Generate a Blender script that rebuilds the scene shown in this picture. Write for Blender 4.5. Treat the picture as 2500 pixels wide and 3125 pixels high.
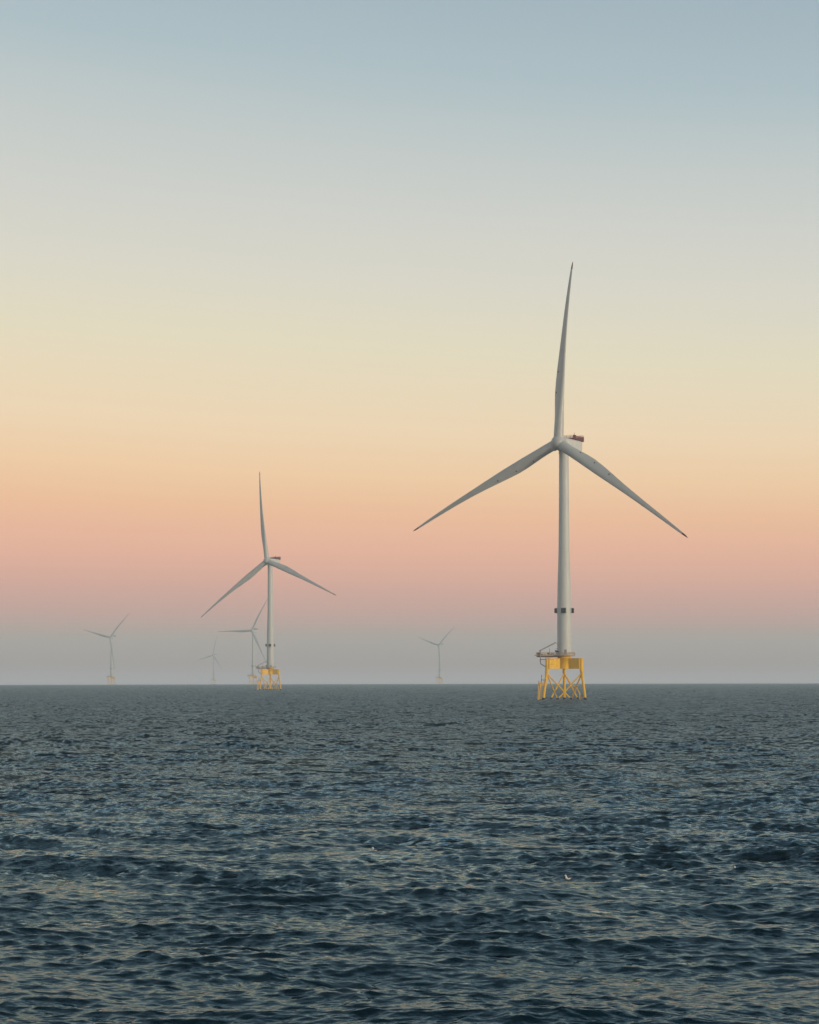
import bpy, bmesh, math, random
import numpy as np
from mathutils import Vector, Matrix

random.seed(7)
for o in list(bpy.data.objects):
    bpy.data.objects.remove(o)
scene = bpy.context.scene
COL = scene.collection
R_ = math.radians

# ------------------------------------------------------------------ camera
F = 5500.0          # focal length in photo pixels (photo 2500 x 3125)
H = 8.67            # eye height above the water (deck of a boat)
D = 747.0           # distance to the nearest turbine
TWO_R = (D / 0.386) ** 2   # curvature of the sea: drop = d^2 / TWO_R
cam = bpy.data.cameras.new("camera")
cam_o = bpy.data.objects.new("camera", cam)
COL.objects.link(cam_o)
scene.camera = cam_o
cam.sensor_fit = 'HORIZONTAL'
cam.sensor_width = 36.0
cam.lens = F / 2500.0 * 36.0
cam.shift_y = (2070.8 - 1562.5) / 2500.0
cam.clip_start = 0.5
cam.clip_end = 40000
cam_o.location = (0, 0, H)
cam_o.rotation_euler = (R_(90), R_(0.10), 0)

# ------------------------------------------------------------------ world, sun, exposure
SUN_EL, SUN_AZ = 7.0, 125.0     # azimuth clockwise from the view direction (+y): behind, to the right
sd = Vector((math.sin(R_(SUN_AZ)) * math.cos(R_(SUN_EL)), math.cos(R_(SUN_AZ)) * math.cos(R_(SUN_EL)), math.sin(R_(SUN_EL))))
sun = bpy.data.lights.new("sun", 'SUN')
sun.energy = 2.4
sun.angle = R_(3.0)
sun.color = (1.0, 0.84, 0.62)
sun_o = bpy.data.objects.new("sun", sun)
COL.objects.link(sun_o)
sun_o.rotation_euler = sd.to_track_quat('Z', 'Y').to_euler()

def lin(c):
    return tuple(((v / 255.0) / 12.92 if v <= 10 else (((v / 255.0) + 0.055) / 1.055) ** 2.4) for v in c)

# clear dusk sky opposite the sun: grey band, pink belt, cream, pale blue; colours by sine of elevation (linear rgb)
#SKYTABLE_BEGIN
SKY = [
    (0.0000, (0.7323, 0.6171, 0.6106)),
    (0.0076, (0.6339, 0.425, 0.3609)),
    (0.0208, (0.7345, 0.493, 0.3576)),
    (0.0339, (0.8671, 0.4361, 0.3321)),
    (0.0471, (0.932, 0.4472, 0.3287)),
    (0.0602, (1.0175, 0.4937, 0.3313)),
    (0.0733, (1.057, 0.5348, 0.3371)),
    (0.0915, (1.0627, 0.5959, 0.3349)),
    (0.1123, (1.0527, 0.6995, 0.4027)),
    (0.1380, (0.9911, 0.7626, 0.4996)),
    (0.1761, (0.859, 0.7781, 0.5673)),
    (0.2134, (0.7631, 0.7339, 0.6247)),
    (0.2498, (0.6643, 0.6748, 0.6303)),
    (0.2851, (0.5619, 0.6162, 0.6103)),
    (0.3193, (0.4446, 0.5481, 0.5866)),
    (0.3524, (0.3886, 0.4882, 0.5446)),
    (0.4000, (0.3109, 0.4199, 0.5065)),
]
#SKYTABLE_END
ZMAX = 0.40
world = bpy.data.worlds.new("World")
scene.world = world
world.use_nodes = True
nt = world.node_tree
for n in list(nt.nodes):
    nt.nodes.remove(n)
def N(tree, t, **kw):
    n = tree.nodes.new(t)
    for k, v in kw.items():
        setattr(n, k, v)
    return n
def M(tree, op, a, b=None, c=None, clamp=False):
    n = tree.nodes.new('ShaderNodeMath'); n.operation = op; n.use_clamp = clamp
    for i, v in enumerate((a, b, c)):
        if v is None: continue
        if isinstance(v, (int, float)): n.inputs[i].default_value = v
        else: tree.links.new(v, n.inputs[i])
    return n.outputs[0]
L = nt.links.new
tc = N(nt, 'ShaderNodeTexCoord')
sep = N(nt, 'ShaderNodeSeparateXYZ')
L(tc.outputs['Generated'], sep.inputs[0])
zz = M(nt, 'MAXIMUM', sep.outputs['Z'], 0.0)
# the belt leans a little: the left is further from the sun
lean = M(nt, 'MULTIPLY_ADD', sep.outputs['X'], 0.28, 1.0)
zl = M(nt, 'MULTIPLY', zz, lean)
nz = N(nt, 'ShaderNodeTexNoise'); nz.inputs['Scale'].default_value = 2.2; nz.inputs['Detail'].default_value = 3
mp = N(nt, 'ShaderNodeMapping'); mp.inputs['Scale'].default_value = (1, 1, 9)
L(tc.outputs['Generated'], mp.inputs[0]); L(mp.outputs[0], nz.inputs['Vector'])
wob = M(nt, 'MULTIPLY', M(nt, 'SUBTRACT', nz.outputs['Fac'], 0.5), 0.016)
zl = M(nt, 'ADD', zl, M(nt, 'MULTIPLY', wob, M(nt, 'MULTIPLY', zz, 6.0, clamp=True)))
fac = M(nt, 'DIVIDE', zl, ZMAX, clamp=True)
cr = N(nt, 'ShaderNodeValToRGB')
cr.color_ramp.interpolation = 'LINEAR'
els = cr.color_ramp.elements
while len(els) > 1: els.remove(els[-1])
def resample(tab, x):
    xs = [t[0] for t in tab]
    return tuple(float(np.interp(x, xs, [t[1][i] for t in tab])) for i in range(3))
for i, (z, c) in enumerate(SKY):
    e = els[0] if i == 0 else els.new(z / ZMAX)
    e.position = z / ZMAX
    e.color = (*c, 1)
L(fac, cr.inputs[0])
up = N(nt, 'ShaderNodeMapRange'); up.interpolation_type = 'SMOOTHSTEP'
up.inputs['From Min'].default_value = 0.36; up.inputs['From Max'].default_value = 0.95
L(zl, up.inputs['Value'])
mx = N(nt, 'ShaderNodeMix', data_type='RGBA')
L(up.outputs[0], mx.inputs['Factor']); L(cr.outputs[0], mx.inputs['A'])
mx.inputs['B'].default_value = (0.05, 0.13, 0.21, 1)
# afterglow round the set sun, behind the boat
dt = N(nt, 'ShaderNodeVectorMath', operation='DOT_PRODUCT')
L(tc.outputs['Generated'], dt.inputs[0]); dt.inputs[1].default_value = sd
gl = M(nt, 'POWER', M(nt, 'MAXIMUM', dt.outputs['Value'], 0.0), 5.0)
glc = N(nt, 'ShaderNodeVectorMath', operation='SCALE')
glc.inputs[0].default_value = (0.75, 0.50, 0.28)
L(gl, glc.inputs['Scale'])
ad = N(nt, 'ShaderNodeVectorMath', operation='ADD')
L(mx.outputs['Result'], ad.inputs[0]); L(glc.outputs[0], ad.inputs[1])
bg = N(nt, 'ShaderNodeBackground'); bg.inputs['Strength'].default_value = 1.0
L(ad.outputs[0], bg.inputs['Color'])
wo = N(nt, 'ShaderNodeOutputWorld'); L(bg.outputs[0], wo.inputs['Surface'])

scene.view_settings.view_transform = 'Standard'
scene.view_settings.look = 'None'
scene.view_settings.gamma = 1.0
scene.view_settings.exposure = 0.0
scene.view_settings.use_curve_mapping = False
scene.render.engine = 'CYCLES'
cy = scene.cycles
cy.use_denoising = True
cy.max_bounces = 4
cy.volume_bounces = 1
cy.sample_clamp_indirect = 4.0

# ------------------------------------------------------------------ materials
def principled(name, rough=0.5, base=(0.5, 0.5, 0.5), metallic=0.0):
    m = bpy.data.materials.new(name); m.use_nodes = True
    b = m.node_tree.nodes['Principled BSDF']
    b.inputs['Base Color'].default_value = (*base, 1)
    b.inputs['Roughness'].default_value = rough
    b.inputs['Metallic'].default_value = metallic
    return m, m.node_tree, b
def painted(name, base, dirt, amount=0.35, scale=(0.8, 0.8, 0.12), rough=0.5, bump=0.0):
    m, t, b = principled(name, rough, base)
    tc = N(t, 'ShaderNodeTexCoord'); mp = N(t, 'ShaderNodeMapping')
    mp.inputs['Scale'].default_value = scale
    t.links.new(tc.outputs['Object'], mp.inputs[0])
    n1 = N(t, 'ShaderNodeTexNoise'); n1.inputs['Scale'].default_value = 1.0; n1.inputs['Detail'].default_value = 6; n1.inputs['Roughness'].default_value = 0.65
    t.links.new(mp.outputs[0], n1.inputs['Vector'])
    r = N(t, 'ShaderNodeMapRange'); r.inputs['From Min'].default_value = 0.42; r.inputs['From Max'].default_value = 0.78
    r.inputs['To Max'].default_value = amount
    t.links.new(n1.outputs['Fac'], r.inputs['Value'])
    x = N(t, 'ShaderNodeMix', data_type='RGBA')
    x.inputs['A'].default_value = (*base, 1); x.inputs['B'].default_value = (*dirt, 1)
    t.links.new(r.outputs[0], x.inputs['Factor']); t.links.new(x.outputs['Result'], b.inputs['Base Color'])
    rr = N(t, 'ShaderNodeMapRange'); rr.inputs['To Min'].default_value = rough - 0.08; rr.inputs['To Max'].default_value = rough + 0.12
    t.links.new(n1.outputs['Fac'], rr.inputs['Value']); t.links.new(rr.outputs[0], b.inputs['Roughness'])
    return m
MAT = {}
MAT['white'] = painted('light_grey_paint', (0.56, 0.57, 0.55), (0.42, 0.42, 0.39), 0.5)
MAT['blade'] = painted('blade_coating', (0.46, 0.465, 0.45), (0.33, 0.335, 0.31), 0.45, (0.4, 0.4, 0.4), 0.4)
MAT['tip'] = painted('red_tip_paint', (0.15, 0.008, 0.008), (0.09, 0.02, 0.02), 0.4)
MAT['red'] = painted('dark_red_mesh', (0.13, 0.006, 0.010), (0.05, 0.005, 0.006), 0.6, (2, 2, 2))
MAT['yellow'] = painted('yellow_marine_paint', (0.95, 0.54, 0.0), (0.50, 0.20, 0.01), 0.4, (0.9, 0.9, 0.35), 0.6)
MAT['dark'] = painted('black_equipment', (0.006, 0.006, 0.008), (0.02, 0.02, 0.022), 0.5)
MAT['growth'] = painted('marine_growth', (0.012, 0.016, 0.014), (0.03, 0.03, 0.02), 0.6, (2, 2, 2), 0.8)
MAT['steel'] = painted('galvanised_steel', (0.28, 0.25, 0.25), (0.22, 0.10, 0.07), 0.5, (1, 1, 1))
MAT['rust'] = painted('brown_equipment', (0.20, 0.09, 0.05), (0.12, 0.04, 0.02), 0.6, (2, 2, 2))
MAT['rail'] = painted('pale_rail', (0.62, 0.50, 0.36), (0.35, 0.17, 0.08), 0.6, (1.5, 1.5, 1.5))
MAT['feather'] = painted('white_feather', (0.80, 0.80, 0.76), (0.65, 0.65, 0.62), 0.3, (9, 9, 9), 0.6)
MAT['wing'] = painted('grey_feather', (0.10, 0.09, 0.085), (0.05, 0.045, 0.04), 0.4, (9, 9, 9), 0.6)
MAT['bill'] = painted('yellow_bill', (0.55, 0.33, 0.05), (0.4, 0.2, 0.03), 0.3, (9, 9, 9), 0.5)

# ------------------------------------------------------------------ water
WIND = R_(256)       # direction the waves travel, angle from +x: towards the viewer and a little to the left
rng = np.random.default_rng(11)
NW = 240
lam = np.exp(np.linspace(math.log(0.13), math.log(15.0), NW)) * rng.uniform(0.95, 1.05, NW)
kk = 2 * np.pi / lam
spread = np.where(lam > 2.5, 0.36, 0.54)
th = WIND + rng.normal(0, 1, NW) * spread
th[::9] += rng.uniform(-1.2, 1.2, len(th[::9]))
ph = rng.uniform(0, 2 * np.pi, NW)
# slope per component
slope = 0.0158 * (1.0 + 0.8 * np.exp(-(np.log(lam / 0.95) / 0.6) ** 2))
slope *= np.where(lam > 2.4, 0.74, 0.96)
amp = slope / kk * math.sqrt(2)
CH = 1.0
def wave_groups(x, y):
    """patches of higher and lower waves, 10 to 150 m across"""
    g = 1.0 + 0.14 * np.sin(x * 0.047 + y * 0.021 + 1.0) * np.sin(y * 0.033 - x * 0.011 + 2.0)
    g += 0.12 * np.sin(x * 0.13 - y * 0.07 + 0.8 * np.sin(y * 0.11)) + 0.16 * np.sin(y * 0.29 + x * 0.17 + 1.2 * np.sin(x * 0.21 + 0.5))
    g += 0.16 * np.sin(x * 0.53 + y * 0.41 + 1.5 * np.sin(y * 0.37 - x * 0.13))
    lee = np.clip((np.hypot(x, y) - 42) / 34, 0, 1)      # calmer in the lee of the boat
    return np.maximum(g, 0.25) * (0.74 + 0.26 * lee * lee * (3 - 2 * lee))
def sea_wave(x, y, res=None):
    """displacement (dx, dy, dz) of the sea at x, y; res = mesh spacing there (short waves it cannot carry fade out)"""
    dx = np.zeros_like(x); dy = np.zeros_like(x); dz = np.zeros_like(x)
    # groups of bigger and smaller waves
    g = wave_groups(x, y)
    for i in range(NW):
        c, s = math.cos(th[i]), math.sin(th[i])
        if res is None:
            w = 1.0
        else:
            w = np.clip((lam[i] / res - 2.0) / 2.0, 0, 1).astype(np.float32)
            if w.max() <= 0: continue
            on = np.nonzero(w > 0)[0]
            q = slice(int(on[0]), int(on[-1]) + 1)
            xs, ys, ws = x[q], y[q], w[q, None] * g[q]
            p = (kk[i] * (c * xs + s * ys) + ph[i]).astype(np.float32)
            sn, cs = np.sin(p), np.cos(p)
            a = amp[i]
            dz[q] += a * ws * cs
            dx[q] -= CH * a * c * ws * sn
            dy[q] -= CH * a * s * ws * sn
            continue
        p = kk[i] * (c * x + s * y) + ph[i]
        dz += amp[i] * g * np.cos(p); dx -= CH * amp[i] * c * g * np.sin(p); dy -= CH * amp[i] * s * g * np.sin(p)
    return dx, dy, dz

def build_sea():
    fr = F * 819 / 2500.0
    # rings: spacing grows with distance so that each is about as wide as the eye can resolve
    pxs = np.concatenate([np.arange(360.0, 60.0, -0.32), np.arange(60.0, 6.0, -0.5)])
    r = H * fr / pxs
    r_near = np.linspace(14.0, r[0], 40)[:-1]
    r_far = np.concatenate([np.linspace(r[-1], 7500.0, 34)[1:]])
    rr = np.concatenate([r_near, r, r_far])
    a_mid = np.arange(25.0, 100.0, 0.3)
    a_front = np.concatenate([-a_mid[::-1], np.arange(-25.0 + 0.032, 25.0, 0.032), a_mid])
    a_rest = np.linspace(a_mid[-1] + 1, 359 - a_mid[-1], 60)
    aa = np.radians(np.concatenate([a_front, a_rest]))
    nr, na = len(rr), len(aa)
    dr = np.gradient(rr)
    res = np.maximum(dr, rr * math.radians(0.031))
    Rg, Ag = np.meshgrid(rr, aa, indexing='ij')
    X = (Rg * np.sin(Ag)).astype(np.float64); Y = (Rg * np.cos(Ag)).astype(np.float64)
    dx, dy, dz = sea_wave(X, Y, res)
    # share of the slope the mesh cannot carry, handed to the shader
    tot = (slope ** 2).sum()
    lost = np.array([0.0 if rq < 45 else 1 - ((slope ** 2) * np.clip((lam / q - 2) / 2, 0, 1)).sum() / tot for q, rq in zip(res, rr)])
    # slope and height of the waves too short for the mesh rows far out, sampled at each vertex
    sx = np.zeros((nr, na), np.float32); sy = np.zeros((nr, na), np.float32)
    r0 = int(np.nonzero(rr > 45)[0][0])
    xs, ys = X[r0:], Y[r0:]
    g = wave_groups(xs, ys).astype(np.float32)
    for i in range(NW):
        w = (1 - np.clip((lam[i] / res[r0:] - 2.0) / 2.0, 0, 1)).astype(np.float32)[:, None]
        keep = (lam[i] > 1.2 * rr[r0:] * math.radians(0.031)).astype(np.float32)[:, None]
        if lam[i] < 0.35: continue
        c, s = math.cos(th[i]), math.sin(th[i])
        p = (kk[i] * (c * xs + s * ys) + ph[i]).astype(np.float32)
        sn = np.sin(p) * g * w
        sx[r0:] -= 1.35 * amp[i] * kk[i] * c * sn
        sy[r0:] -= 1.35 * amp[i] * kk[i] * s * sn
        dz[r0:] += amp[i] * w * keep * g * np.cos(p) * 0.8
    Z = dz - Rg ** 2 / TWO_R
    front = np.zeros(na); front[1:len(a_front) - 1] = 1.0
    fade = front[None, :]
    X2 = X + dx * fade; Y2 = Y + dy * fade; Z2 = np.where(fade > 0, Z, dz * 0.2 - Rg ** 2 / TWO_R)
    verts = np.stack([X2, Y2, Z2], -1).reshape(-1, 3)
    verts = np.vstack([verts, [[0, 0, 0]]])
    i = np.arange(nr - 1)[:, None]; j = np.arange(na)[None, :]; j2 = (j + 1) % na
    a = i * na + j; b = i * na + j2; c = (i + 1) * na + j2; d = (i + 1) * na + j
    faces = np.stack([a + 0 * j, b + 0 * j, c + 0 * j, d + 0 * j], -1).reshape(-1, 4)
    ctr = nr * na
    jj = np.arange(na); tris = np.stack([np.full(na, ctr), (jj + 1) % na, jj], -1)
    me = bpy.data.meshes.new('sea')
    nf, ntri = len(faces), len(tris)
    me.vertices.add(len(verts)); me.vertices.foreach_set('co', verts.astype(np.float32).ravel())
    me.loops.add(nf * 4 + ntri * 3)
    me.loops.foreach_set('vertex_index', np.concatenate([faces.ravel(), tris.ravel()]).astype(np.int32))
    me.polygons.add(nf + ntri)
    ls = np.concatenate([np.arange(nf) * 4, nf * 4 + np.arange(ntri) * 3]).astype(np.int32)
    me.polygons.foreach_set('loop_start', ls)
    me.polygons.foreach_set('use_smooth', np.ones(nf + ntri, dtype=bool))
    me.update(calc_edges=True)
    at = me.attributes.new('chop', 'FLOAT', 'POINT')
    lv = np.concatenate([np.repeat(lost, na), [0.0]]).astype(np.float32)
    at.data.foreach_set('value', lv)
    at2 = me.attributes.new('wave_slope', 'FLOAT_VECTOR', 'POINT')
    sl = np.zeros((nr * na + 1, 3), np.float32)
    sl[:-1, 0] = -(sx * fade).ravel(); sl[:-1, 1] = -(sy * fade).ravel()
    at2.data.foreach_set('vector', sl.ravel())
    o = bpy.data.objects.new('sea', me); COL.objects.link(o)
    o['kind'] = 'structure'
    return o
sea = build_sea()

def water_material():
    m = bpy.data.materials.new('sea_water'); m.use_nodes = True
    t = m.node_tree
    for n in list(t.nodes): t.nodes.remove(n)
    out = N(t, 'ShaderNodeOutputMaterial')
    body = N(t, 'ShaderNodeBsdfDiffuse'); body.inputs['Color'].default_value = (0.0014, 0.011, 0.016, 1)
    gls = N(t, 'ShaderNodeBsdfAnisotropic'); gls.distribution = 'GGX'
    gls.inputs['Color'].default_value = (0.60, 0.76, 0.83, 1)
    fre = N(t, 'ShaderNodeFresnel'); fre.inputs['IOR'].default_value = 1.333
    mixs = N(t, 'ShaderNodeMixShader')
    t.links.new(body.outputs[0], mixs.inputs[1]); t.links.new(gls.outputs[0], mixs.inputs[2])
    t.links.new(mixs.outputs[0], out.inputs['Surface'])
    lk = t.links.new
    geo = N(t, 'ShaderNodeNewGeometry')
    rot = N(t, 'ShaderNodeMapping'); rot.inputs['Rotation'].default_value = (0, 0, -WIND)
    lk(geo.outputs['Position'], rot.inputs[0])
    def layer(scale, stretch, detail, seed):
        mp = N(t, 'ShaderNodeMapping'); mp.inputs['Scale'].default_value = (scale, scale * stretch, 0)
        mp.inputs['Location'].default_value = (seed, seed * 1.7, seed)
        lk(rot.outputs[0], mp.inputs[0])
        n = N(t, 'ShaderNodeTexNoise'); n.inputs['Scale'].default_value = 1.0
        n.inputs['Detail'].default_value = detail; n.inputs['Roughness'].default_value = 0.62
        lk(mp.outputs[0], n.inputs['Vector'])
        s = N(t, 'ShaderNodeVectorMath', operation='SUBTRACT')
        lk(n.outputs['Color'], s.inputs[0]); s.inputs[1].default_value = (0.5, 0.5, 0.5)
        return s.outputs[0]
    def scaled(v, k):
        s = N(t, 'ShaderNodeVectorMath', operation='SCALE'); lk(v, s.inputs[0])
        if isinstance(k, (int, float)): s.inputs['Scale'].default_value = k
        else: lk(k, s.inputs['Scale'])
        return s.outputs[0]
    def add(a, b_):
        s = N(t, 'ShaderNodeVectorMath', operation='ADD'); lk(a, s.inputs[0]); lk(b_, s.inputs[1]); return s.outputs[0]
    at = N(t, 'ShaderNodeAttribute'); at.attribute_name = 'chop'
    rg = N(t, 'ShaderNodeMapRange'); rg.inputs['To Min'].default_value = 0.06; rg.inputs['To Max'].default_value = 0.31
    lk(at.outputs['Fac'], rg.inputs['Value']); lk(rg.outputs[0], gls.inputs['Roughness'])
    mk = N(t, 'ShaderNodeMapRange'); mk.inputs['To Min'].default_value = 1.0; mk.inputs['To Max'].default_value = 0.86
    lk(at.outputs['Fac'], mk.inputs['Value'])
    lk(M(t, 'MULTIPLY', fre.outputs[0], mk.outputs[0]), mixs.inputs[0])
    # calmer and rougher patches, metres across
    pt = N(t, 'ShaderNodeTexNoise'); pt.inputs['Scale'].default_value = 0.06; pt.inputs['Detail'].default_value = 4
    lk(geo.outputs['Position'], pt.inputs['Vector'])
    pr = N(t, 'ShaderNodeMapRange'); pr.inputs['From Min'].default_value = 0.35; pr.inputs['From Max'].default_value = 0.65
    pr.inputs['To Min'].default_value = 0.55; pr.inputs['To Max'].default_value = 1.25
    lk(pt.outputs['Fac'], pr.inputs['Value'])
    rip = scaled(scaled(layer(4.0, 0.34, 5, 3.1), M(t, 'MULTIPLY_ADD', at.outputs['Fac'], 1.5, 1.15)), pr.outputs[0])
    mid = scaled(layer(1.0, 0.3, 4, 11.3), M(t, 'MULTIPLY', at.outputs['Fac'], 3.6))
    big = scaled(layer(0.22, 0.35, 2, 23.7), M(t, 'MULTIPLY', at.outputs['Fac'], 2.6))
    sl = add(add(rip, mid), big)
    fl = N(t, 'ShaderNodeVectorMath', operation='MULTIPLY'); lk(sl, fl.inputs[0]); fl.inputs[1].default_value = (1, 1, 0)
    bk = N(t, 'ShaderNodeMapping'); bk.inputs['Rotation'].default_value = (0, 0, WIND); bk.vector_type = 'POINT'
    lk(fl.outputs[0], bk.inputs[0])
    nn = N(t, 'ShaderNodeVectorMath', operation='NORMALIZE')
    ws = N(t, 'ShaderNodeAttribute'); ws.attribute_name = 'wave_slope'
    # where the mesh rows get too coarse its own normal gives way to the sampled wave slope
    flat = N(t, 'ShaderNodeMix', data_type='VECTOR')
    ff = N(t, 'ShaderNodeMapRange'); ff.inputs['From Min'].default_value = 0.02; ff.inputs['From Max'].default_value = 0.6
    lk(at.outputs['Fac'], ff.inputs['Value']); lk(ff.outputs[0], flat.inputs['Factor'])
    lk(geo.outputs['Normal'], flat.inputs['A']); flat.inputs['B'].default_value = (0, 0, 1)
    lk(add(add(flat.outputs['Result'], ws.outputs['Vector']), bk.outputs[0]), nn.inputs[0])
    lk(nn.outputs[0], gls.inputs['Normal']); lk(nn.outputs[0], fre.inputs['Normal'])
    return m
sea.data.materials.append(water_material())

# ------------------------------------------------------------------ mesh helpers
class MB:
    """collects shapes for ONE mesh object"""
    def __init__(s): s.v = []; s.f = []; s.m = []; s.sm = []
    def add(s, vs, fs, mi=0, smooth=True):
        o = len(s.v); s.v += [tuple(v) for v in vs]
        for f in fs: s.f.append([o + i for i in f]); s.m.append(mi); s.sm.append(smooth)
    def loft(s, rings, cap=True, mi=0, smooth=True):
        n = len(rings[0]); vs = [p for r in rings for p in r]; fs = []
        for a in range(len(rings) - 1):
            for b in range(n):
                c = (b + 1) % n
                fs.append((a * n + b, a * n + c, (a + 1) * n + c, (a + 1) * n + b))
        s.add(vs, fs, mi, smooth)
        if cap:
            s.add(rings[0], [tuple(reversed(range(n)))], mi, False)
            s.add(rings[-1], [tuple(range(n))], mi, False)
    def tube(s, pts, r, n=12, mi=0, cap=True):
        """round bar through the points; r a number or one per point"""
        pts = [Vector(p) for p in pts]
        rs = r if isinstance(r, (list, tuple)) else [r] * len(pts)
        rings = []; side = None
        for i, p in enumerate(pts):
            t = (pts[min(i + 1, len(pts) - 1)] - pts[max(i - 1, 0)]).normalized()
            if side is None:
                side = t.orthogonal().normalized()
            side = (side - t * side.dot(t)).normalized()
            up_ = t.cross(side)
            rings.append([p + (side * math.cos(2 * math.pi * k / n) + up_ * math.sin(2 * math.pi * k / n)) * rs[i] for k in range(n)])
        s.loft(rings, cap, mi)
    def box(s, c, d, rz=0.0, mi=0, mat=None):
        vs = []
        m = mat or Matrix.Rotation(rz, 4, 'Z')
        for x in (-1, 1):
            for y in (-1, 1):
                for z in (-1, 1):
                    vs.append(Vector(c) + (m @ Vector((x * d[0] / 2, y * d[1] / 2, z * d[2] / 2))))
        s.add(vs, [(0, 1, 3, 2), (4, 6, 7, 5), (0, 4, 5, 1), (2, 3, 7, 6), (0, 2, 6, 4), (1, 5, 7, 3)], mi, False)
    def build(s, name, mats, parent=None, loc=None):
        me = bpy.data.meshes.new(name); me.from_pydata(s.v, [], s.f)
        for m in (mats if isinstance(mats, (list, tuple)) else [mats]): me.materials.append(m)
        me.polygons.foreach_set('material_index', s.m); me.polygons.foreach_set('use_smooth', s.sm)
        me.update()
        bm = bmesh.new(); bm.from_mesh(me); bmesh.ops.recalc_face_normals(bm, faces=bm.faces); bm.to_mesh(me); bm.free()
        o = bpy.data.objects.new(name, me); COL.objects.link(o)
        if parent: o.parent = parent
        if loc: o.location = loc
        return o
def empty(name, loc, rz=0.0):
    o = bpy.data.objects.new(name, None); COL.objects.link(o); o.location = loc; o.rotation_euler = (0, 0, rz)
    return o

# ------------------------------------------------------------------ turbine
HUB_Z, OVERHANG, RB = 105.9, 4.8, 75.0
def leg_at(k, z):
    """centre of jacket leg k (0 left, 1 right, 2 back) at height z"""
    if z > 12.7: r = 8.12
    else: r = 8.12 + (12.7 - z) * (9.95 - 8.12) / 12.7
    ang = (R_(210), R_(330), R_(90))[k]
    return Vector((r * math.cos(ang), r * math.sin(ang), z))

def railing(mb, pts, h=1.15, step=1.2, closed=False, r=0.05, mi=0):
    pts = [Vector(p) for p in pts]
    if closed: pts = pts + [pts[0]]
    for a, b in zip(pts[:-1], pts[1:]):
        n = max(1, round((b - a).length / step))
        for i in range(n + 1):
            p = a.lerp(b, i / n)
            mb.tube([p, p + Vector((0, 0, h))], r, 5, mi)
        for q in (h, h * 0.55):
            mb.tube([a + Vector((0, 0, q)), b + Vector((0, 0, q))], r, 5, mi)

def blade_mesh(bend, sag):
    """blade along +z; +x = leading edge in the rotor plane, -y = upwind"""
    st = [0.0, 1.6, 3.5, 6, 9, 12.5, 16, 20, 25, 30, 36, 42, 48, 54, 60, 65, 69, 72.0, 72.01, 73.8, 75.0]
    S = np.array([0, 3, 6, 10, 14, 18, 23, 29, 36, 43, 50, 57, 64, 69, 72, 73.9, 75.0])
    C = np.array([4.1, 4.1, 4.1, 4.25, 4.65, 4.95, 4.75, 4.15, 3.3, 2.6, 2.15, 1.75, 1.35, 1.05, 0.8, 0.6, 0.22])
    T = np.array([4.1, 4.1, 4.0, 3.4, 2.7, 2.1, 1.6, 1.2, .9, .68, .52, .40, .30, .23, .17, .12, .06])
    n = 28
    rings = []
    for s_ in st:
        c = float(np.interp(s_, S, C)); th_ = float(np.interp(s_, S, T))
        round_ = float(np.interp(s_, [0, 5, 14, 20], [1, 1, 0.25, 0]))
        tw = R_(float(np.interp(s_, [0, 8, 18, 30, 45, 60, 74], [18, 16, 14, 9, 4, 1, -1])))
        x_ = s_ / RB
        w = -bend * (x_ - x_ ** 2.5) - 3.7 * x_   # towards the wind near the middle, back at the tip
        q = sag * x_ ** 2
        ring = []
        for k in range(n):
            a = 2 * math.pi * k / n
            # circle
            cx, cyy = 0.5 * c * math.cos(a), 0.5 * max(th_, 0.02) * math.sin(a)
            # airfoil: leading edge at +0.32c, trailing edge at -0.68c
            u = 0.5 * (1 - math.cos(a))         # 0 at LE, 1 at TE
            yt = th_ * 0.5 * (2.98 * math.sqrt(max(u, 0)) - 1.32 * u - 3.286 * u * u + 2.44 * u ** 3 - 0.81 * u ** 4) * 1.0
            ax = 0.34 * c - u * c
            ay = math.copysign(yt, math.sin(a)) if 0 < k < n and k != n // 2 else 0.0
            px = cx * round_ + ax * (1 - round_)
            py = cyy * round_ + ay * (1 - round_)
            X = px * math.cos(tw) + py * math.sin(tw)
            Yy = -px * math.sin(tw) + py * math.cos(tw)
            ring.append((X + q, Yy + w, s_))
        rings.append(ring)
    body, tip = MB(), MB()
    body.loft(rings[:18]); tip.loft(rings[18:])
    def surf(s_):
        c = float(np.interp(s_, S, C)); x_ = s_ / RB
        tw = R_(float(np.interp(s_, [0, 8, 18, 30, 45, 60, 74], [18, 16, 14, 9, 4, 1, -1])))
        px = -0.40 * c; th_ = float(np.interp(s_, S, T))
        py = -th_ * 0.24
        return (px * math.cos(tw) + py * math.sin(tw) + sag * x_ ** 2, -px * math.sin(tw) + py * math.cos(tw) - bend * (x_ - x_ ** 2.5) - 3.7 * x_, s_)
    return body, tip, surf

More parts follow.
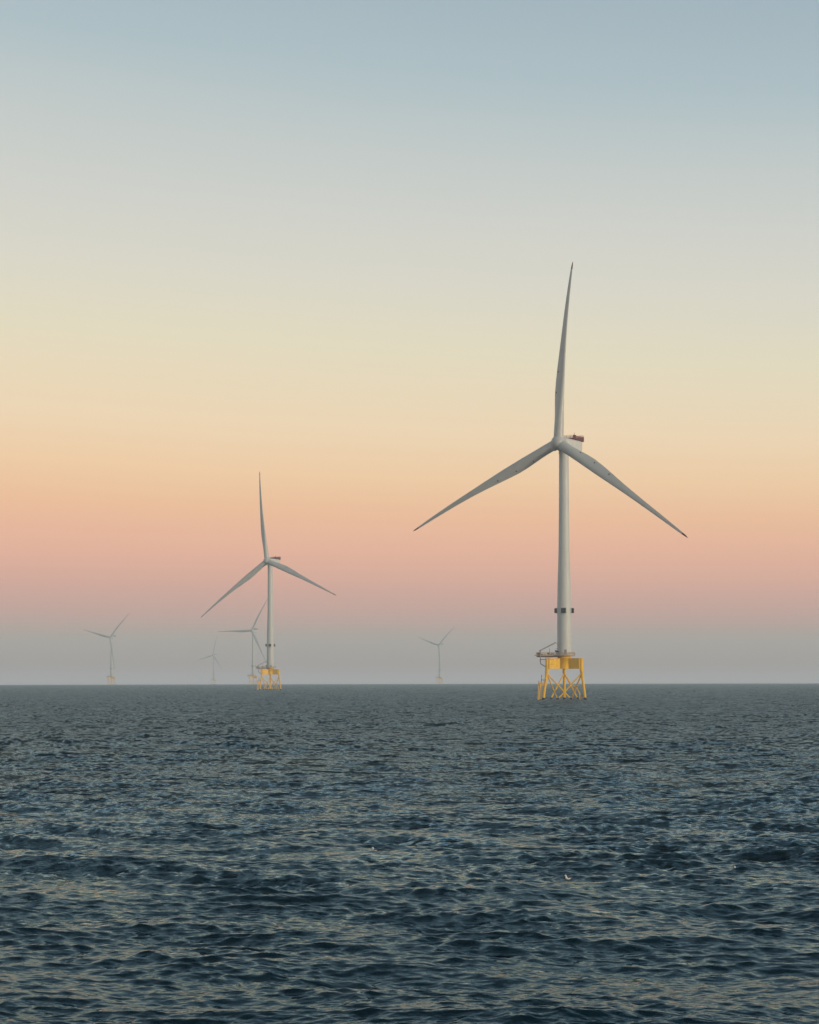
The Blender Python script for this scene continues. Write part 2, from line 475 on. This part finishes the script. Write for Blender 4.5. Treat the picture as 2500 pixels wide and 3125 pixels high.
def jacket(root, full=True):
    for k in range(3):
        mb = MB()
        mb.tube([leg_at(k, 17.05), leg_at(k, 12.6)], 0.74, 20)
        mb.tube([leg_at(k, 12.62), leg_at(k, 11.2)], 0.72, 20)
        mb.tube([leg_at(k, 11.4), leg_at(k, 0.75)], 0.56, 20)
        mb.tube([leg_at(k, 0.8), leg_at(k, -7.5)], 0.62, 20, mi=1)
        for z in (11.1, 6.9 if k == 0 else 11.1, 6.1 if k == 0 else 11.1):
            mb.tube([leg_at(k, z + 0.14), leg_at(k, z - 0.14)], 0.72, 20)
        mb.build('leg', [MAT['yellow'], MAT['growth']], root)
    for a, b in ((0, 1), (1, 0), (0, 2), (2, 0), (1, 2), (2, 1)):
        mb = MB()
        p, q = leg_at(a, 10.9), leg_at(b, -7.0)
        off = Vector((0, 0, 0))
        t = (p.z - 0.75) / (p.z - q.z)
        m = p.lerp(q, t)
        mb.tube([p, m], 0.30, 14); mb.tube([m, q], 0.33, 14, mi=1)
        mb.build('brace', [MAT['yellow'], MAT['growth']], root)
    # transition piece: round core with three box arms to the legs
    mb = MB()
    n = 48
    prof = [(12.72, 2.88), (17.0, 2.88), (17.02, 3.05), (17.2, 3.05), (17.22, 2.72), (18.0, 2.72)]
    mb.loft([[(r * math.cos(2 * math.pi * i / n), r * math.sin(2 * math.pi * i / n), z) for i in range(n)] for z, r in prof])
    for k in range(3):
        p = leg_at(k, 13.5); ang = math.atan2(p.y, p.x)
        ln = 8.12 - 2.0
        c = Vector((math.cos(ang), math.sin(ang), 0)) * (2.0 + ln / 2 - 0.35)
        mb.box((c.x, c.y, 14.86), (ln - 0.1, 2.3, 4.24), ang)
        mb.box((c.x, c.y, 17.02), (ln + 0.2, 2.5, 0.10), ang)
    tp = mb.build('transition_piece', MAT['yellow'], root)
    if not full: return
    # rust-brown lifting lugs on the left box arm
    for z in (16.55, 14.6):
        for i in range(4):
            ang = R_(210); c = Vector((math.cos(ang), math.sin(ang), 0)) * (7.1 - i * 0.45)
            nrm = Vector((-math.sin(ang), math.cos(ang), 0))
            if nrm.y > 0: nrm = -nrm
            c = c + nrm * 1.2
            st = MB(); st.box((c.x, c.y, z + 0.05 * (i % 2)), (0.28, 0.14, 0.13), ang); st.build('lug', MAT['rust'], tp)
    # boat landing on the left leg
    bl = MB()
    y0 = -5.6
    bl.tube([(-11.05, y0 - .5, -3), (-10.9, y0 - .5, 0), (-10.45, y0 - .5, 7.1)], 0.17, 10)
    bl.tube([(-10.55, y0 - 1.3, -3), (-10.45, y0 - 1.3, 0), (-9.8, y0 - 1.3, 7.0), (-9.45, y0 - 1.0, 7.4)], 0.20, 10)
    for z in (6.9, 6.2):
        p = leg_at(0, z)
        bl.tube([(-10.5, y0 - .5, z - .1), (-9.8, y0 - 1.3, z - .2), p], 0.18, 8)
    bl.box((-8.55, y0 + .2, 7.35), (2.0, 1.7, 0.14))
    land = bl.build('boat_landing', MAT['yellow'], root)
    la = MB()
    for sx in (-0.25, 0.25):
        la.tube([(-9.75 + sx, y0 - .9, 0.2), (-9.25 + sx, y0 - .9, 7.0)], 0.06, 6)
    for i in range(20):
        z = 0.5 + i * 0.33
        x = -9.75 + 0.5 * z / 7
        la.tube([(x - .25, y0 - .9, z), (x + .25, y0 - .9, z)], 0.045, 5)
    la.build('ladder', MAT['yellow'], land)
    po = MB()
    po.tube([(-9.35, y0 - .6, 6.9), (-9.3, y0 - .6, 10.1)], 0.12, 8)
    po.box((-9.3, y0 - .6, 10.0), (0.35, 0.35, 0.35))
    po.tube([(-10.45, y0 - .5, 7.0), (-10.45, y0 - .5, 7.8)], 0.13, 8)
    railing(po, [(-9.5, y0 + .9, 7.4), (-9.5, y0 - .6, 7.4), (-7.7, y0 - .6, 7.4)], 1.0, 0.9)
    po.build('guard_post', MAT['rust'], land)
    # cable tubes curving down behind the right leg
    jt = MB()
    pts = [(1.2, 6.9, 9.2), (2.9, 5.6, 6.2), (4.1, 4.6, 5.5), (5.1, 3.9, 4.8), (5.8, 3.4, 3.7), (6.35, 3.0, 2.4), (6.4, 3.0, 0.6), (6.45, 3.0, -4)]
    jt.tube(pts, 0.21, 10)
    jt.tube([(6.4, 3.0, 0.95), (8.3, -3.6, 1.05)], 0.12, 8)
    jt.build('cable_tube', MAT['yellow'], root)

def platform(root):
    mb = MB()
    n = 40; ro = 4.5
    zt = 18.28
    # round deck round the tower and a walkway to the left, one plate
    poly = []
    a0 = math.asin(2.6 / ro)
    for i in range(n + 1):
        a = -math.pi + a0 + (2 * math.pi - 2 * a0) * i / n
        poly.append((ro * math.cos(a), ro * math.sin(a)))
    poly = poly + [(-11.6, 2.6), (-11.6, -2.6)]
    m = len(poly)
    mb.add([(x, y, zt - .26) for x, y in poly] + [(x, y, zt) for x, y in poly],
           [tuple(reversed(range(m))), tuple(range(m, 2 * m))] + [(i, (i + 1) % m, m + (i + 1) % m, m + i) for i in range(m)], 0, False)
    for x in (-10.4, -8.2, -6.0, -4.2):
        mb.box((x, 0, zt - 0.42), (0.22, 5.0, 0.30))
    for y in (-1.9, 1.9):
        mb.box((-7.2, y, zt - 0.5), (8.4, 0.2, 0.34))
    deck = mb.build('platform', MAT['rust'], root)
    rl = MB()
    railing(rl, [(x, y, zt) for x, y in poly], 1.2, 1.1, closed=True, r=0.07)
    for i in range(m):     # kick plates
        a, b = Vector((*poly[i], zt)), Vector((*poly[(i + 1) % m], zt))
        d = b - a
        mid = (a + b) / 2
        rl.box((mid.x, mid.y, zt + 0.13), (d.length, 0.05, 0.42), math.atan2(d.y, d.x))
    rl.build('railing', MAT['rail'], deck)
    for (x, y, z, a, b, c) in ((-10.7, -1.2, .55, 1.3, 1.6, 1.1), (-9.2, 1.2, .35, 1.0, 1.0, .7), (-6.6, -1.6, .6, 1.2, 1.2, 1.1), (-5.5, -1.9, .38, .9, .8, .7), (-4.9, 1.6, .5, 1.1, 1.0, .9), (-8.0, -1.9, .3, .6, .8, .6)):
        eq = MB(); eq.box((x, y, zt + c / 2 - .01), (a, b, c)); eq.box((x, y, zt + c + .015), (a + .1, b + .1, .07))
        eq.build('equipment_cabinet', MAT['rust'], deck)
    eq = MB(); eq.box((-6.3, -1.8, zt - 0.62), (3.2, 1.2, 0.42))
    eq.build('cable_tray', MAT['rust'], deck)
    eq = MB(); eq.box((-2.9, -2.6, zt - 0.45), (1.5, .9, 0.5)); eq.build('stair', MAT['rust'], deck)
    eq = MB(); eq.tube([(-11.6, -1, zt + .1), (-12.2, -1.2, zt - .1)], 0.12, 6)
    eq.build('bracket', MAT['rust'], deck)
    cr_ = MB()
    cr_.tube([(-7.6, -4.3, 13.5), (-9.6, -3.2, 14.7), (-9.85, -3.0, 15.6), (-9.85, -3.0, 20.0)], 0.2, 10)
    cr_.tube([(-7.6, -4.3, 16.6), (-9.85, -3.0, 16.6)], 0.14, 8)
    mast = cr_.build('crane_mast', MAT['steel'], deck)
    bo = MB()
    bo.box((-10.0, -3.0, 20.15), (0.75, 0.7, 0.55))
    for dy in (-.18, .18):
        bo.tube([(-10.0, -3.0 + dy, 20.1), (-3.6, -3.2 + dy, 23.35)], 0.10, 7)
        bo.tube([(-10.0, -3.0 + dy, 20.4), (-3.6, -3.2 + dy, 23.75)], 0.08, 7)
    for i in range(10):
        t0, t1 = i / 10, (i + 1) / 10
        for dy in (-.18, .18):
            bo.tube([(-10 + 6.4 * t0, -3 + dy, 20.1 + 3.25 * t0), (-10 + 6.4 * t1, -3 + dy, 20.4 + 3.35 * t1)], 0.05, 5)
    bo.tube([(-3.65, -3.2, 23.6), (-3.15, -3.2, 23.4), (-3.1, -3.2, 22.9)], 0.09, 6)
    bo.build('crane_boom', MAT['steel'], deck)
    ms = MB()
    ms.tube([(-6.05, -2.4, zt - .3), (-6.05, -2.4, 21.0)], 0.09, 6); ms.box((-6.05, -2.4, 20.95), (.3, .3, .35))
    ms.box((-6.05, -2.4, 19.4), (.45, .3, .9))
    ms.build('mast', MAT['steel'], deck)
    ms = MB(); ms.tube([(-3.0, -2.6, zt), (-3.0, -2.6, 21.2)], 0.05, 5); ms.tube([(-3.7, -2.6, 21.2), (-2.6, -2.6, 21.2)], 0.04, 5)
    ms.build('antenna', MAT['steel'], deck)
    sp = MB()
    sp.box((-3.05, -2.9, 19.95), (1.6, 1.0, 0.10), mat=Matrix.Rotation(R_(14), 4, 'Y') @ Matrix.Rotation(R_(35), 4, 'X'))
    sp.tube([(-3.3, -2.7, zt), (-3.1, -2.8, 19.9)], 0.07, 6)
    sp.build('solar_panel', MAT['dark'], deck)

def turbine(px, k, yaw, az, label, blades, jac_rot=0.0, base_name='wind_turbine'):
    d = k * D
    x = (px - 1250) / F * d
    bear = math.atan2(x, d)
    rd = math.hypot(x, d)
    root = empty(base_name, (x, d, -rd * rd / TWO_R), -bear + R_(jac_rot))
    root['label'] = label; root['category'] = 'wind turbine'
    root['group'] = 'offshore wind turbines standing in the sea'
    jacket(root, k < 4); platform(root)
    # tower
    t = MB(); n = 56
    prof = [(18.0, 2.93), (22, 2.93), (40, 2.86), (48, 2.72), (56, 2.45), (62, 2.30), (80, 2.12), (101.5, 2.0), (103.4, 1.98)]
    t.loft([[(r * math.cos(2 * math.pi * i / n), r * math.sin(2 * math.pi * i / n), z) for i in range(n)] for z, r in prof])
    for z, r in ((40.0, 2.875), (61.5, 2.33), (83.0, 2.115)):
        t.loft([[(q * math.cos(2 * math.pi * i / n), q * math.sin(2 * math.pi * i / n), z + dz_) for i in range(n)] for dz_, q in ((-.12, r), (-.1, r + .035), (.1, r + .035), (.12, r))], cap=False)
    tw = t.build('tower', MAT['white'], root)
    dr = MB()
    dr.box((0.5, -2.93, 19.55), (1.0, 0.12, 2.2))
    dr.build('door', MAT['steel'], tw)
    # four dark boxes in a ring on the tower
    for a in (-176, -95, -4, 86):
        u = Vector((math.cos(R_(a)), math.sin(R_(a)), 0))
        lm = MB(); c = u * 3.45
        lm.box((c.x, c.y, 36.85), (1.0, 1.95, 2.0), R_(a))
        c2 = u * 3.98
        lm.box((c2.x, c2.y, 36.85), (0.12, 1.5, 1.6), R_(a))
        bx = lm.build('navigation_light', MAT['dark'], root)
        br = MB(); c = u * 2.9
        br.box((c.x, c.y, 36.85), (0.35, 2.25, 2.3), R_(a))
        br.build('bracket', MAT['white'], bx)
    # nacelle group: local frame X across (right of nose seen from front), -Y nose
    ya = -R_(yaw) - R_(jac_rot)      # nose swings to the viewer's left
    Mz = Matrix.Rotation(ya, 4, 'Z')
    def nac(mb):
        mb.v = [tuple(Mz @ Vector(v) + Vector((0, 0, HUB_Z))) for v in mb.v]; return mb
    def rbox(w, zb, zt_, y, p=4.0, n_=40):
        cz, hz = (zb + zt_) / 2, (zt_ - zb) / 2
        out = []
        for i in range(n_):
            a = 2 * math.pi * i / n_
            ca, sa = math.cos(a), math.sin(a)
            out.append((w / 2 * math.copysign(abs(ca) ** (2 / p), ca), y, cz + hz * math.copysign(abs(sa) ** (2 / p), sa)))
        return out
    nb = MB()
    nb.loft([rbox(5.2, -2.6, 2.5, -2.6, 2.2), rbox(5.8, -3.0, 2.6, -1.6, 2.6), rbox(6.0, -3.3, 2.4, 0.5, 4), rbox(6.1, -3.4, 2.35, 4, 5),
             rbox(6.1, -3.3, 2.35, 8, 5.5), rbox(6.0, -3.0, 2.3, 10.0, 5.5), rbox(5.7, -2.4, 2.25, 10.9, 5), rbox(5.2, -1.7, 2.1, 11.25, 4)])
    nb.loft([[(2.15 * math.cos(2 * math.pi * i / 32), 2.15 * math.sin(2 * math.pi * i / 32), z) for i in range(32)] for z in (-4.1, -3.1)])
    nacelle = nac(nb).build('nacelle', MAT['white'], root)
    # hoist platform with dark red mesh sides over the rear
    hp = MB()
    prof2 = [(0.2, 2.42), (3.3, 2.3), (7.5, 2.2), (11.35, 2.05), (11.35, 4.0), (5.4, 3.25), (3.3, 2.95)]
    for sx in (-3.1, 3.1):
        vs = [(sx - .05, y, z) for y, z in prof2] + [(sx + .05, y, z) for y, z in prof2]
        m = len(prof2)
        hp.add(vs, [tuple(range(m)), tuple(reversed(range(m, 2 * m)))] + [(i, (i + 1) % m, m + (i + 1) % m, m + i) for i in range(m)], 0, False)
    hp.box((0, 11.3, 3.0), (6.16, 0.1, 1.9)); hp.box((0, 7.3, 2.5), (6.16, 8.0, 0.1))
    hoist = nac(hp).build('hoist_platform', MAT['red'], nacelle)
    hr = MB()
    railing(hr, [(-3.1, 3.4, 2.95), (-3.1, -1.2, 2.3), (3.1, -1.2, 2.3), (3.1, 3.4, 2.95)], 1.0, 1.3, r=0.055)
    railing(hr, [(3.1, 5.4, 3.2), (3.1, 11.3, 3.95), (-3.1, 11.3, 3.95), (-3.1, 5.4, 3.2)], 0.55, 1.3, r=0.05)
    hr.tube([(3.1, 3.4, 2.9), (3.1, 3.4, 4.9)], 0.07, 5); hr.tube([(3.1, 3.4, 3.9), (3.1, 5.4, 3.7)], 0.06, 5)
    nac(hr).build('rail', MAT['red'], nacelle)
    for c_, d_ in (((2.7, 4.4, 3.4), (0.6, 1.6, 1.3)), ((-1, 7.2, 2.95), (1.6, 1.4, .9))):
        hc = MB(); hc.box(c_, d_)
        nac(hc).build('cooler', MAT['red'], hoist)
    ep = MB()
    ep.box((0, 11.55, 2.95), (6.7, 0.3, 2.1))
    nac(ep).build('rear_panel', MAT['white'], nacelle)
    # rotor (tilted 6 degrees)
    tilt = R_(6.0)
    Mr = Matrix.Translation((0, 0, HUB_Z)) @ Mz @ Matrix.Translation((0, -OVERHANG, 0)) @ Matrix.Rotation(-tilt, 4, 'X')
    hb = MB(); n = 40
    prof = [(2.7, 2.45), (1.6, 2.75), (0.2, 2.92), (-0.9, 2.85), (-1.8, 2.5), (-2.5, 1.95), (-2.95, 1.2), (-3.12, 0.5), (-3.15, 0.02)]
    hb.loft([[(r * math.cos(2 * math.pi * i / n), y, r * math.sin(2 * math.pi * i / n)) for i in range(n)] for y, r in prof])
    for j in range(3):
        a = R_(az + 120 * j)
        B = Matrix.Rotation(a, 4, 'Y')
        for z0, z1, r in ((1.2, 2.75, 2.25), (2.75, 3.0, 2.18)):
            hb.loft([[tuple(B @ Vector((r * math.cos(2 * math.pi * i / n), r * math.sin(2 * math.pi * i / n), z))) for i in range(n)] for z in (z0, z1)])
    hb.v = [tuple(Mr @ Vector(v)) for v in hb.v]
    hb.build('hub', MAT['blade'], root)
    for j in range(3):
        bend, sag, ports = blades[j]
        body, tip, surf = blade_mesh(bend, sag)
        Bm = Mr @ Matrix.Rotation(R_(az + 120 * j), 4, 'Y')
        for mb in (body, tip): mb.v = [tuple(Bm @ Vector(v)) for v in mb.v]
        bo_ = body.build('blade', MAT['blade'], root)
        tip.build('blade_tip', MAT['tip'], bo_)
        for s_ in ports:
            c = Vector(surf(s_))
            mb = MB()
            mb.loft([[tuple(Bm @ (c + Vector((0.28 * math.cos(q * math.pi / 5), dy, 0.28 * math.sin(q * math.pi / 5))))) for q in range(10)] for dy in (0.15, -0.22)])
            mb.build('inspection_port', MAT['dark'], bo_)
    return root

P3 = (12.5, 21, 30)
TURBINES = [
    (1722.5, 1.0, 28.3, 3.6, 'nearest and largest white turbine with a bright yellow lattice base, alone on the right',
     ((5.6, 0.0, (20.5, 29)), (5.6, 1.8, P3), (5.6, -1.1, P3))),
    (825.3, 1.985, 31.0, -7.2, 'second largest white turbine on a yellow lattice base, left of centre',
     ((5.6, 0.0, (20.5, 29)), (5.6, 1.8, P3), (5.6, -1.1, P3))),
    (773.2, 4.70, 30.0, 29.0, 'faint turbine just behind the second largest one, its left blade level',
     ((5.6, 0.0, ()), (5.6, 0.0, ()), (5.6, 0.0, ()))),
    (340.6, 5.38, 36.0, 44.0, 'hazy turbine standing alone farthest to the left on the horizon',
     ((5.6, 0.0, ()), (5.6, 0.0, ()), (5.6, 0.0, ()))),
    (1342.3, 6.60, 38.0, 48.0, 'small hazy turbine on the horizon between the two largest turbines',
     ((5.6, 0.0, ()), (5.6, 0.0, ()), (5.6, 0.0, ()))),
    (652.6, 8.75, 40.0, 14.6, 'faintest and most distant turbine, almost lost in haze left of the second largest',
     ((5.6, 0.0, ()), (5.6, 0.0, ()), (5.6, 0.0, ()))),
]
for a in TURBINES:
    turbine(*a)

# ------------------------------------------------------------------ seabirds
def seabird(px, py, rz, label, scale=1.0):
    # find where the line of sight through the pixel meets the rough water
    d = H * F / (py - 2070.8)
    z = 0.0; x = 0.0
    for _ in range(12):
        x = (px - 1250) / F * d
        X0, Y0 = np.array([x]), np.array([d])
        for _ in range(4):
            a, b, c = sea_wave(X0, Y0); X0 = np.array([x]) - a; Y0 = np.array([d]) - b
        z = float(c[0]) - d * d / TWO_R
        d = 0.5 * d + 0.5 * (H - z) * F / (py - 2070.8)
    root = empty('seabird', (x, d, z + 0.015), R_(rz)); root.scale = (scale,) * 3
    root['label'] = label; root['category'] = 'bird'; root['group'] = 'white seabirds floating on the swell'
    def blob(mb, secs, n=14, mi=0):
        mb.loft([[(cx, w * math.cos(2 * math.pi * i / n), cz + h * math.sin(2 * math.pi * i / n)) for i in range(n)] for cx, cz, w, h in secs], mi=mi)
    b = MB()       # body faces +x
    blob(b, [(-.20, .10, .006, .006), (-.15, .085, .030, .022), (-.09, .06, .055, .045), (-.01, .05, .072, .062), (.07, .06, .066, .066), (.12, .085, .045, .055), (.145, .10, .02, .03)])
    b.tube([(.08, 0, .07), (.105, 0, .12), (.115, 0, .165), (.13, 0, .20)], [.055, .042, .032, .03], 12)
    blob(b, [(.085, .205, .006, .006), (.10, .207, .026, .028), (.13, .21, .034, .036), (.16, .207, .026, .028), (.18, .20, .012, .014)])
    body = b.build('body', MAT['feather'], root)
    for s in (-1, 1):
        w = MB()
        w.loft([[(cx, s * (oy + ww * math.cos(2 * math.pi * i / 10)), cz + hh * math.sin(2 * math.pi * i / 10)) for i in range(10)]
                for cx, oy, cz, ww, hh in ((.06, .055, .085, .006, .008), (.03, .055, .088, .02, .035), (-.05, .048, .088, .024, .036), (-.13, .03, .092, .016, .02), (-.24, .01, .105, .004, .006))])
        w.build('wing', MAT['wing'], root)
    k = MB(); k.tube([(.17, 0, .205), (.205, 0, .20), (.225, 0, .188)], [.011, .008, .003], 8)
    k.build('bill', MAT['bill'], root)
    e = MB()
    for s in (-1, 1): e.tube([(.145, s * .024, .218), (.145, s * .034, .218)], .006, 6)
    e.build('eye', MAT['dark'], root)
    return root
seabird(1143, 2599, 150, 'all-white seabird afloat on the water, farthest left of the three birds', 0.9)
seabird(1733, 2686, 200, 'seabird with brown-grey folded wings on a dark swell below the big turbine', 0.88)
seabird(2257, 2656, 165, 'small white seabird with a raised tail, nearest the right edge of the picture', 0.9)

# ------------------------------------------------------------------ haze
HAZE = 0.16 / D
hz = MB()
hz.box((0, 0, (186 - 19) / 2), (16000, 16000, 186 + 19))
hm = bpy.data.materials.new('haze_air'); hm.use_nodes = True
ht = hm.node_tree
for n in list(ht.nodes): ht.nodes.remove(n)
pv = N(ht, 'ShaderNodeVolumePrincipled')
pv.inputs['Density'].default_value = HAZE
pv.inputs['Color'].default_value = (0.78, 0.92, 1.0, 1)
pv.inputs['Anisotropy'].default_value = 0.0
mo = N(ht, 'ShaderNodeOutputMaterial'); ht.links.new(pv.outputs[0], mo.inputs['Volume'])
ho = hz.build('haze', hm)
ho['kind'] = 'stuff'; ho['label'] = 'thin sea haze that fades the far turbines and the horizon'; ho['category'] = 'haze'
